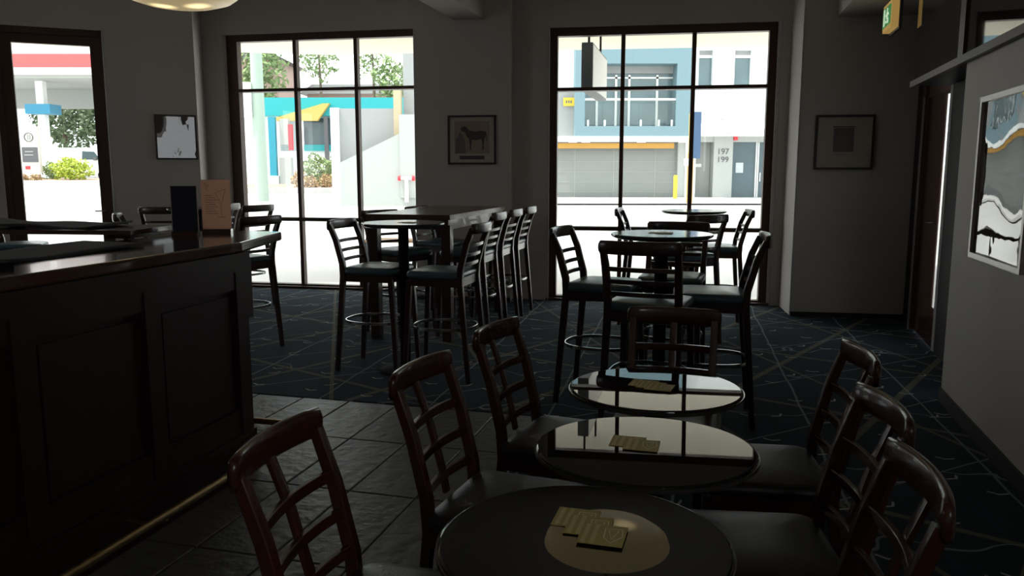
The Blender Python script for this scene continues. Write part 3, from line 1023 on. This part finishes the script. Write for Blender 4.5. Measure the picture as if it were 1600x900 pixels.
gquad('road', -90, 60, -30, 110, ROAD, -.16, 'sunlit pale road outside')
gquad('footpath', -14, 12, 8.0, 14.0, PATH, -.02, 'pale footpath outside the windows')
gquad('far_footpath', 0.5, 14, 29.6, 32.0, PATH, .0, 'pale footpath below the building opposite')
aw = MB().prism([(-12, 10.6), (-3.7, 10.6), (-3.7, 10.5), (0, 9.6), (3.4, 9.1), (8, 8.6), (9, 11.8), (-3, 13.4), (-12, 11.6)], 3.32, 3.5)
tag(aw.build('awning', SOFFIT), 'cream awning soffit outside above the windows', kind='structure')

hs = empty('hanging_sign', (.885, 9.72, 2.40), rad(-13))
tag(hs, 'dark box sign hanging below the awning outside the right window', 'sign')
MB().box(-.065, .065, 0, 1.5, 0, .55).build('sign_box', SIGNB, hs)
MB().box(.065, .070, .02, 1.48, .02, .53).build('sign_panel', SIGNL, hs)
MB().box(-.070, -.065, .02, 1.48, .02, .53).build('sign_panel', SIGNL, hs)
for y in (.15, 1.3):
    MB().lathe([(.014, .55), (.014, .93)], 8, (0, y)).build('hanger_rod', BLACKM, hs)

# building opposite
bo = empty('opposite_building', (0, 32, 0))
tag(bo, 'white and blue two-storey building opposite with a roller door', 'building')
# white right part with its openings left as recesses behind the frontage
MB().box(6.85, 7.26, 0, 4, -.5, 9.5).box(7.26, 11.5, 0, 4, 6.10, 9.5).box(7.81, 8.65, 0, 4, 4.70, 6.10).box(9.31, 11.5, 0, 4, 4.70, 6.10).box(7.26, 11.5, 0, 4, 2.84, 4.70).build('white_wall', WHITEW, bo)
MB().box(-2.0, 2.43, .4, 4, 4.60, 9.5).build('upper_wall', WHITEW, bo)
for x0, x1, z0, z1 in ((7.26, 7.81, 4.70, 6.10), (8.65, 9.31, 4.70, 6.10)):
    f = MB().box(x0, x1, .25, .30, z0, z1).build('window', BGLASS, bo)
    MB().box(x0, x1, .20, .25, z1 - .27, z1 - .17).build('blind_rail', WHITEW, f)
    MB().box(x0, x1, .20, .25, z1 - .17, z1).build('blind', GREYW, f)
MB().box(2.43, 2.81, -.5, 3.0, 2.79, 9.4).box(6.33, 6.87, -.5, 3.0, 2.79, 9.4).box(2.81, 6.33, -.5, 3.0, 2.79, 3.18).box(2.81, 6.33, -.5, 3.0, 5.53, 9.4).build('blue_frame', BLUEW, bo)
gw = MB().box(2.81, 6.33, 0.4, 0.5, 3.18, 5.53).build('balcony_glazing', BGLASS, bo)
for x in (3.35, 4.10, 4.62, 5.72):
    MB().box(x - .045, x + .045, 0.32, 0.4, 3.18, 5.2).build('mullion', ALU, gw)
MB().box(2.81, 6.33, 0.32, 0.4, 5.05, 5.12).build('transom', ALU, gw)
MB().box(2.81, 6.33, 0.30, 0.4, 5.25, 5.53).build('header', GREYW, gw)
bal = MB().box(2.81, 6.33, -.38, -.30, 4.16, 4.24).build('balustrade', ALU, bo)
for x in (2.95, 3.6, 4.3, 5.0, 5.7, 6.2):
    MB().box(x - .035, x + .035, -.36, -.32, 3.18, 3.42).build('baluster_foot', WHITEW, bal)
for i in range(5):
    MB().box(2.83 + i * .7, 2.83 + i * .7 + .68, -.345, -.335, 3.24, 4.16).build('glass_panel', GLASS, bal)
MB().box(.4, 2.43, .1, 3, 2.79, 4.60).build('grey_wall', GREYW, bo)
MB().box(1.5, 6.88, -.55, 3, 2.59, 2.79).build('gutter_band', WHITEW, bo)
for x in (2.35, 2.85, 5.0, 6.6):
    MB().box(x - .16, x + .16, -.62, -.55, 2.55, 2.68).build('flood_lamp', WHITEP, bo)
gd = MB().box(.6, 6.56, .25, .35, .2, 2.59).build('garage_door', ROLLER, bo)
for i in range(5):
    MB().box(.6, 6.56, .235, .25, .62 + i * .40, .635 + i * .40).build('joint_rib', ROLLERL, gd)
for x in (.9, 2.5, 4.05, 5.7):
    MB().box(x - .012, x + .012, .235, .25, .2, 2.3).build('joint_rib', ROLLERL, gd)
MB().box(.6, 6.35, -.2, -.1, 2.34, 2.54).build('height_bar', ORANGE, bo)
MB().box(6.56, 7.26, .05, 3, -.3, 2.59).build('grey_pier', LGREYW, bo)
MB().box(7.26, 8.02, .6, 3, -.3, 2.59).box(6.87, 11.5, 0, 3, 2.59, 2.84).build('recess_wall', LGREYW, bo)
MB().box(7.30, 7.62, .57, .60, 1.62, 1.75).build('small_plate', WHITEP, bo)
np_ = MB().box(7.95, 8.70, -.05, 3, -.3, 2.84).build('number_pillar', LGREYW, bo)
text_mesh('street_number', '197', .32, DGREY, np_, (8.31, -.06, 2.21), (rad(90), 0, 0), .01)
text_mesh('street_number', '199', .32, DGREY, np_, (8.31, -.06, 1.90), (rad(90), 0, 0), .01)
ed = MB().box(8.70, 10.6, .3, .36, .1, 2.59).build('entry_glazing', DGLASS, bo)
for x in (8.72, 9.72, 9.80, 10.55):
    MB().box(x - .03, x + .03, .24, .3, .1, 2.59).build('entry_frame', ALU, ed)
MB().box(8.72, 10.55, .24, .3, .28, .36).build('entry_rail', ALU, ed)
MB().box(8.92, 9.22, .27, .3, 1.39, 1.79).build('notice', mat('notice_paper', (.5, .55, .58), .7), ed)
MB().box(9.86, 9.90, .18, .24, 1.05, 1.4).build('handle', ALU, ed)
MB().box(10.5, 11.5, 0, 3, -.3, 2.59).build('end_pier', LGREYW, bo)
MB().box(8.71, 8.85, -.12, 0, 2.66, 2.86).build('alarm_box', RED, bo)
ab = MB()
ab.v = [(7.2, -1.2, 2.86), (11.5, -1.2, 2.86), (11.5, 0, 3.45), (7.2, 0, 3.45), (7.2, -1.2, 2.80), (11.5, -1.2, 2.80), (11.5, 0, 2.80), (7.2, 0, 2.80)]
ab.f = [(0, 1, 2, 3), (4, 7, 6, 5), (0, 4, 5, 1), (1, 5, 6, 2), (3, 7, 4, 0), (2, 6, 7, 3)]
awo = ab.build('shop_awning', WHITEW, bo)
for x in (8.15, 8.27, 9.45, 9.57, 10.6):
    MB().sweep([(x, -1.215, 2.86), (x + .1, 0, 3.47)], sq(.05, .03)).build('awning_rib', GREYW, awo)
ys = MB().box(2.0, 2.45, -.1, -.05, 3.97, 4.29).build('yellow_sign', YELLOW, bo)
for i in range(3):
    MB().box(2.10 + i * .09, 2.15 + i * .09, -.105, -.1, 4.08, 4.18).build('sign_mark', DGREY, ys)

o = MB().lathe([(.08, 0), (.08, .85), (.06, .90)], 14).build('bollard', YELLOW, None, (6.28, 31.0, gz(31)), smooth=True)
tag(o, 'yellow bollard beside the grey roller door across the road', 'bollard')
bp_ = empty('banner_pole', (6.28, 28.5, gz(28.5)))
tag(bp_, 'street pole with orange lower half and blue banner across the road', 'pole')
MB().lathe([(.11, 0), (.11, 1.75)], 16).build('lower_post', ORANGE, bp_, smooth=True)
MB().lathe([(.09, 1.75), (.09, 3.1)], 16).build('upper_post', YELLOW, bp_, smooth=True)
MB().box(.02, .30, -.16, -.12, 1.55, 3.15).build('banner', BLUEB, bp_)
MB().box(-.25, -.08, -.14, -.10, 1.3, 1.55).build('plate', WHITEP, bp_)

# seat and bench on the footpath
be = empty('outdoor_bench', (-1.50, 12.3, gz(12.3) - .08), rad(-8))
tag(be, 'timber slatted bench with looped metal arms on the footpath', 'bench')
for i in range(3):
    MB().box(-.75, .85, -.22 + i * .15, -.10 + i * .15, .50, .54).build('slat', BENCHW, be)
for x in (-.7, .8):
    MB().tube([(x, -.20, .50), (x, -.20, .72), (x, -.12, .78), (x, .14, .78), (x, .20, .70), (x, .20, .5)], .022, 8).build('arm', BLACKM, be, smooth=True)
    for y in (-.18, .18):
        MB().box(x - .03, x + .03, y - .03, y + .03, 0, .50).build('leg', DGREY, be)


# leafy things
def leaves(n, c, rx, ry, rz_, size, flat=.0):
    mb = MB()
    for _ in range(n):
        while True:
            p = Vector((random.uniform(-1, 1), random.uniform(-1, 1), random.uniform(-1, 1)))
            if .35 < p.length < 1: break
        w = 1 + .25 * math.sin(p.x * 7 + c[0]) * math.sin(p.z * 6 + c[1])
        q_ = Vector((c[0] + p.x * rx * w, c[1] + p.y * ry * w, c[2] + p.z * rz_ * w))
        a = Vector((random.gauss(0, 1), random.gauss(0, 1), random.gauss(0, 1))).normalized() * size * random.uniform(.6, 1.3)
        b = a.orthogonal().normalized() * size * random.uniform(.35, .6)
        i = len(mb.v)
        mb.v += [tuple(q_ - a), tuple(q_ + b), tuple(q_ + a), tuple(q_ - b)]
        mb.f.append((i, i + 1, i + 2, i + 3))
    return mb


def plant(name, x, y, h, rx, rz_, m, label, cat, n=500, size=.12, trunk=0.0, group=None, dark=None):
    z0 = gz(y) - .12
    r = empty(name, (x, y, z0))
    tag(r, label, cat, group)
    f = leaves(n, (0, 0, h - rz_), rx, rx * .8, rz_, size).build('foliage', m, r)
    f['kind'] = 'stuff'
    MB().tube([(0, 0, 0), (.05 * h * .2, 0, (h - rz_) * .6), (0, 0, h - rz_ * .6)], max(trunk, .04), 8, scale=[1.2, 1, .5]).build('trunk', BARK, r, smooth=True)
    return r


# left window view: power pole, ramp walls, petrol station shop, plantings
pp = empty('power_pole', (-9.62, 31, gz(31) - .1))
tag(pp, 'pale green timber power pole across the road in the left window', 'pole')
MB().lathe([(.25, 0), (.21, 7.5)], 18).build('pole', POLEW, pp, smooth=True)
MB().box(-.52, -.18, -.30, -.1, 3.15, 4.45).build('meter_box', WHITEP, pp)
MB().box(-1.2, 1.2, -.08, .08, 6.9, 7.05).build('cross_arm', BARK, pp)

rw = empty('ramp_wall', (0, 30, 0))
tag(rw, 'stepped grey concrete ramp walls in the left window', 'wall')
MB().box(-6.66, -4.2, .0, .3, 1.6, 3.73).build('upper_wall', GREYW, rw)
MB().box(-6.66, -6.35, -.1, .4, -.2, 3.75).build('end_post', WHITEW, rw)
MB().extr([(-6.2, -.2), (-3.4, -.2), (-3.4, 3.2), (-4.10, 2.75), (-6.2, 1.75)], -.9, -.6).build('ramp_side', LGREYW, rw)
MB().box(-4.32, -4.05, -.2, .2, 1.5, 4.4).build('timber_post', mat('tan_post', (.45, .38, .25), .8), rw)
MB().box(-4.02, -2.9, .3, .8, -.2, 5.75).build('grey_column', GREYW, rw)
MB().box(-4.02, -3.2, -.98, -.9, .5, 3.45).build('meter_panel', LGREYW, rw)
hy = empty('fire_hydrant', (-3.78, 28.9, gz(28.9)))
tag(hy, 'white hydrant pipe with red valve caps by the grey wall', 'hydrant')
MB().tube([(0, 0, 0), (0, 0, .85)], .07, 10).tube([(-.2, 0, .85), (.2, 0, .85)], .06, 10).build('pipe', WHITEP, hy, smooth=True)
for sx in (-1, 1):
    MB().tube([(sx * .2, 0, .85), (sx * .30, 0, .85)], .09, 10).build('valve_cap', RED, hy, smooth=True)

gquad('garden_bed', -14.5, -6.6, 38.5, 43.5, MULCH, .06, 'mulched garden bed with kerb across the road', .3)
gquad('garden_kerb', -14.7, -6.6, 38.1, 38.5, KERB, .09, 'grey kerb of the garden bed', .3)
sh = empty('station_shop', (0, 46, 0))
tag(sh, 'teal and yellow petrol station shop in the left window', 'building')
MB().box(-18.5, -5.0, .0, 5, 4.55, 5.55).build('teal_fascia', TEAL, sh)
MB().extr([(-13.2, 4.42), (-10.55, 5.20), (-10.2, 5.20), (-10.9, 4.25), (-13.2, 4.25)], -.35, -.02).build('yellow_gable', CYELLOW, sh)
MB().box(-18.5, -5, .6, 5, .4, 2.6).box(-18.5, -13.3, .6, 5, 2.6, 4.55).build('shop_wall', WHITEW, sh)
MB().box(-11.9, -5, .5, .6, 2.95, 4.45).build('shop_window', DGLASS, sh)
MB().box(-11.9, -5, .4, .6, 2.60, 2.95).build('teal_sill', TEAL, sh)
MB().box(-10.60, -10.38, -.1, .1, .5, 4.5).build('column', DGREY, sh)
MB().box(-13.35, -12.98, -1.4, -1.1, 1.2, 4.4).build('teal_column', DTEAL, sh)
MB().box(-13.4, -12.9, -1.45, -1.05, .6, 1.2).build('column_foot', WHITEP, sh)
MB().box(-12.85, -12.2, -1.3, -.8, .6, 2.2).box(-12.75, -12.3, -1.25, -.85, 2.9, 4.3).build('fuel_pump', LGREYW, sh)
MB().box(-12.3, -12.1, -1.3, -1.0, 2.6, 4.0).build('red_panel', RED, sh)
o = MB().lathe([(.15, 0), (.15, .95), (.10, 1.0)], 12).build('bollard', DGREY, None, (-12.3, 39.4, gz(39.4)), smooth=True)
tag(o, 'dark bollard by the garden bed beside the power pole', 'bollard')
o = MB().lathe([(.09, 0), (.07, 8.0)], 12).build('flag_pole', WHITEP, None, (-10.55, 40.2, gz(40.2)), smooth=True)
tag(o, 'slim white pole in the garden bed seen behind the first mullion', 'pole')
plant('hedge', -9.75, 41.0, 1.75, 1.05, .75, LEAF, 'rounded green hedge in the garden bed of the left window', 'hedge', 900, .10)
plant('shrub', -10.4, 39.6, .95, .42, .42, LEAFB, 'small bronze shrub before the hedge, left one', 'shrub', 260, .09)
plant('shrub', -9.75, 39.3, .75, .34, .34, LEAFB, 'small bronze shrub before the hedge, middle one', 'shrub', 220, .09)
plant('shrub', -9.1, 39.6, .85, .36, .36, LEAFB, 'small bronze shrub before the hedge, right one', 'shrub', 220, .09)
ho = empty('brick_house', (0, 58, 0))
tag(ho, 'brown brick house behind the petrol station', 'house')
MB().box(-24, -16.5, 0, 6, .8, 9.2).build('house_wall', BRICKH, ho)
MB().extr([(-24.6, 9.2), (-15.9, 9.2), (-17.5, 10.0), (-23, 10.0)], -.5, 6.5).build('roof', DGREY, ho)
for x in (-20.2, -18.6):
    f = MB().box(x - .5, x + .5, -.05, 0, 5.6, 7.2).build('window', DGLASS, ho)
    MB().box(x - .55, x + .55, -.1, -.05, 5.5, 5.6).build('sill', WHITEW, f)
ho = empty('roof_house', (0, 64, 0))
tag(ho, 'low grey roofed row behind the teal shop fascia', 'house')
MB().box(-16, -4, 0, 6, 1.0, 7.4).build('house_wall', BRICKH, ho)
MB().extr([(-16.5, 7.4), (-3.5, 7.4), (-4.5, 8.1), (-15.5, 8.1)], -.5, 6.5).build('roof', GREYW, ho)
GT = 'street trees beyond the petrol station'
plant('street_tree', -16.8, 55, 10.0, 1.7, 2.6, LEAF, 'leafy tree beside the power pole in the left window', 'tree', 900, .22, .16, GT)
plant('street_tree', -13.0, 55.5, 9.6, 1.4, 1.5, LEAF, 'thin branching tree in the middle panes of the left window', 'tree', 420, .16, .12, GT)
plant('street_tree', -9.4, 55.5, 9.5, 1.3, 1.4, LEAF, 'sparse tree top left of the third pane column', 'tree', 330, .16, .12, GT)
plant('street_tree', -7.8, 54.5, 8.0, 1.5, 1.5, LEAF, 'rounded tree above the grey ramp wall', 'tree', 700, .18, .14, GT)

# left door view: canopy, price sign, van, plantings
gquad('island_bed', -33, -24.4, 47.3, 52.2, MULCH, .10, 'mulched planting island before the petrol canopy', .3)
gquad('island_kerb', -33, -24.0, 46.9, 47.3, KERB, .13, 'grey kerb of the planting island', .3)
pc = empty('petrol_canopy', (0, 54, 0), 0)
tag(pc, 'petrol station canopy with a red stripe on its white fascia', 'canopy')
MB().box(-42, -26.6, 0, 9, 7.75, 9.75).build('fascia', WHITEP, pc)
MB().box(-42, -26.55, -.06, 0, 8.20, 9.05).build('red_stripe', REDS, pc)
MB().box(-42, -26.6, .3, 9, 7.55, 7.75).build('canopy_soffit', LGREYW, pc)
MB().box(-32.55, -32.05, 2, 2.5, .7, 7.6).build('column', WHITEP, pc)
MB().box(-32.9, -31.2, 1.2, 2.6, 5.3, 5.95).build('blue_sign', mat('blue_sign', (.03, .22, .36), .5), pc)
MB().box(-42, -26.6, 8, 9, 6.2, 7.55).build('far_fascia', LGREYW, pc)
ps = empty('price_sign', (-29.4, 49.6, gz(49.6)))
tag(ps, 'pale roadside sign with a ring emblem and dark lower panel', 'sign')
MB().box(-.55, .55, -.12, .12, .5, 3.25).build('board', SIGNL, ps)
MB().box(-.48, .48, -.14, -.12, 1.15, 2.05).build('dark_panel', DGREY, ps)
for i in range(2):
    MB().box(-.35 + .05 * i, .2, -.15, -.14, 1.55 + .2 * i, 1.62 + .2 * i).build('lettering', GREYW, ps)
ring = [(.26 * math.cos(a * math.pi / 12), -.14, 2.65 + .26 * math.sin(a * math.pi / 12)) for a in range(24)]
MB().sweep(ring, sq(.03, .07), up=(0, 1, 0), closed=True).build('ring_emblem', DGREY, ps)
MB().box(-.07, -.03, -.15, -.12, 2.5, 2.8).box(.05, .09, -.15, -.12, 2.5, 2.8).build('emblem_bars', GREYW, ps)
MB().box(-.35, -.05, -.14, -.12, .72, .92).build('red_tag', RED, ps)

va = empty('delivery_van', (-26.0, 54.0, gz(54) - .1))
tag(va, 'white delivery van parked behind the lime hedge', 'van')
MB().extr([(-4.9, .45), (-.02, .45), (.05, .75), (.0, 1.15), (-.55, 1.30), (-1.15, 1.98), (-1.6, 2.12), (-4.8, 2.12), (-4.95, 1.9)], -.95, .95).build('body', WHITEP, va)
MB().extr([(-2.15, 1.35), (-.95, 1.35), (-1.32, 1.86), (-2.1, 1.90)], -.97, -.95).build('side_window', DGLASS, va)
MB().extr([(-.55, 1.34), (-.62, 1.42), (-1.13, 1.95), (-1.10, 1.88)], -.9, .9).build('windscreen', DGLASS, va)
for x in (-.85, -4.0):
    MB().extr([(x + .33 * math.cos(a * math.pi / 8), .33 + .33 * math.sin(a * math.pi / 8)) for a in range(16)], -.98, -.75).build('wheel', TYRE, va)
MB().box(-1.35, -1.15, -1.1, -.97, 1.3, 1.5).build('mirror', DGREY, va)
MB().box(-2.1, -1.85, -.985, -.97, 1.0, 1.06).build('door_handle', DGREY, va)
MB().box(-.1, .08, -.85, .85, .5, .7).build('bumper', DGREY, va)
plant('lime_hedge', -26.75, 49.2, 1.50, 1.20, .68, LEAFY, 'bright lime hedge in front of the white van', 'hedge', 1000, .11)
plant('lime_hedge', -28.75, 50.6, 1.25, .65, .55, LEAF, 'greener low hedge behind the pale sign', 'hedge', 500, .10)
plant('bronze_shrub', -29.25, 48.3, .62, .36, .28, LEAFB, 'small yellowish shrub below the pale sign', 'shrub', 220, .08)
plant('bronze_shrub', -28.4, 48.2, .66, .36, .30, LEAFB, 'small bronze shrub left of the lime hedge', 'shrub', 220, .08)
GT2 = 'dark trees behind the petrol canopy'
for i, (x, y, h, rx, rz_, lb) in enumerate(((-38.0, 69, 7.8, 2.6, 2.6, 'dark tree behind the petrol canopy at far left'),
                                            (-34.6, 69, 7.6, 2.4, 2.5, 'dark tree behind the petrol canopy, middle one'),
                                            (-31.2, 69, 7.6, 2.4, 2.5, 'dark tree behind the petrol canopy at right'))):
    plant('dark_tree', x, y, h, rx, rz_ + .3, LEAFD, lb, 'tree', 1300, .26, .2, GT2)
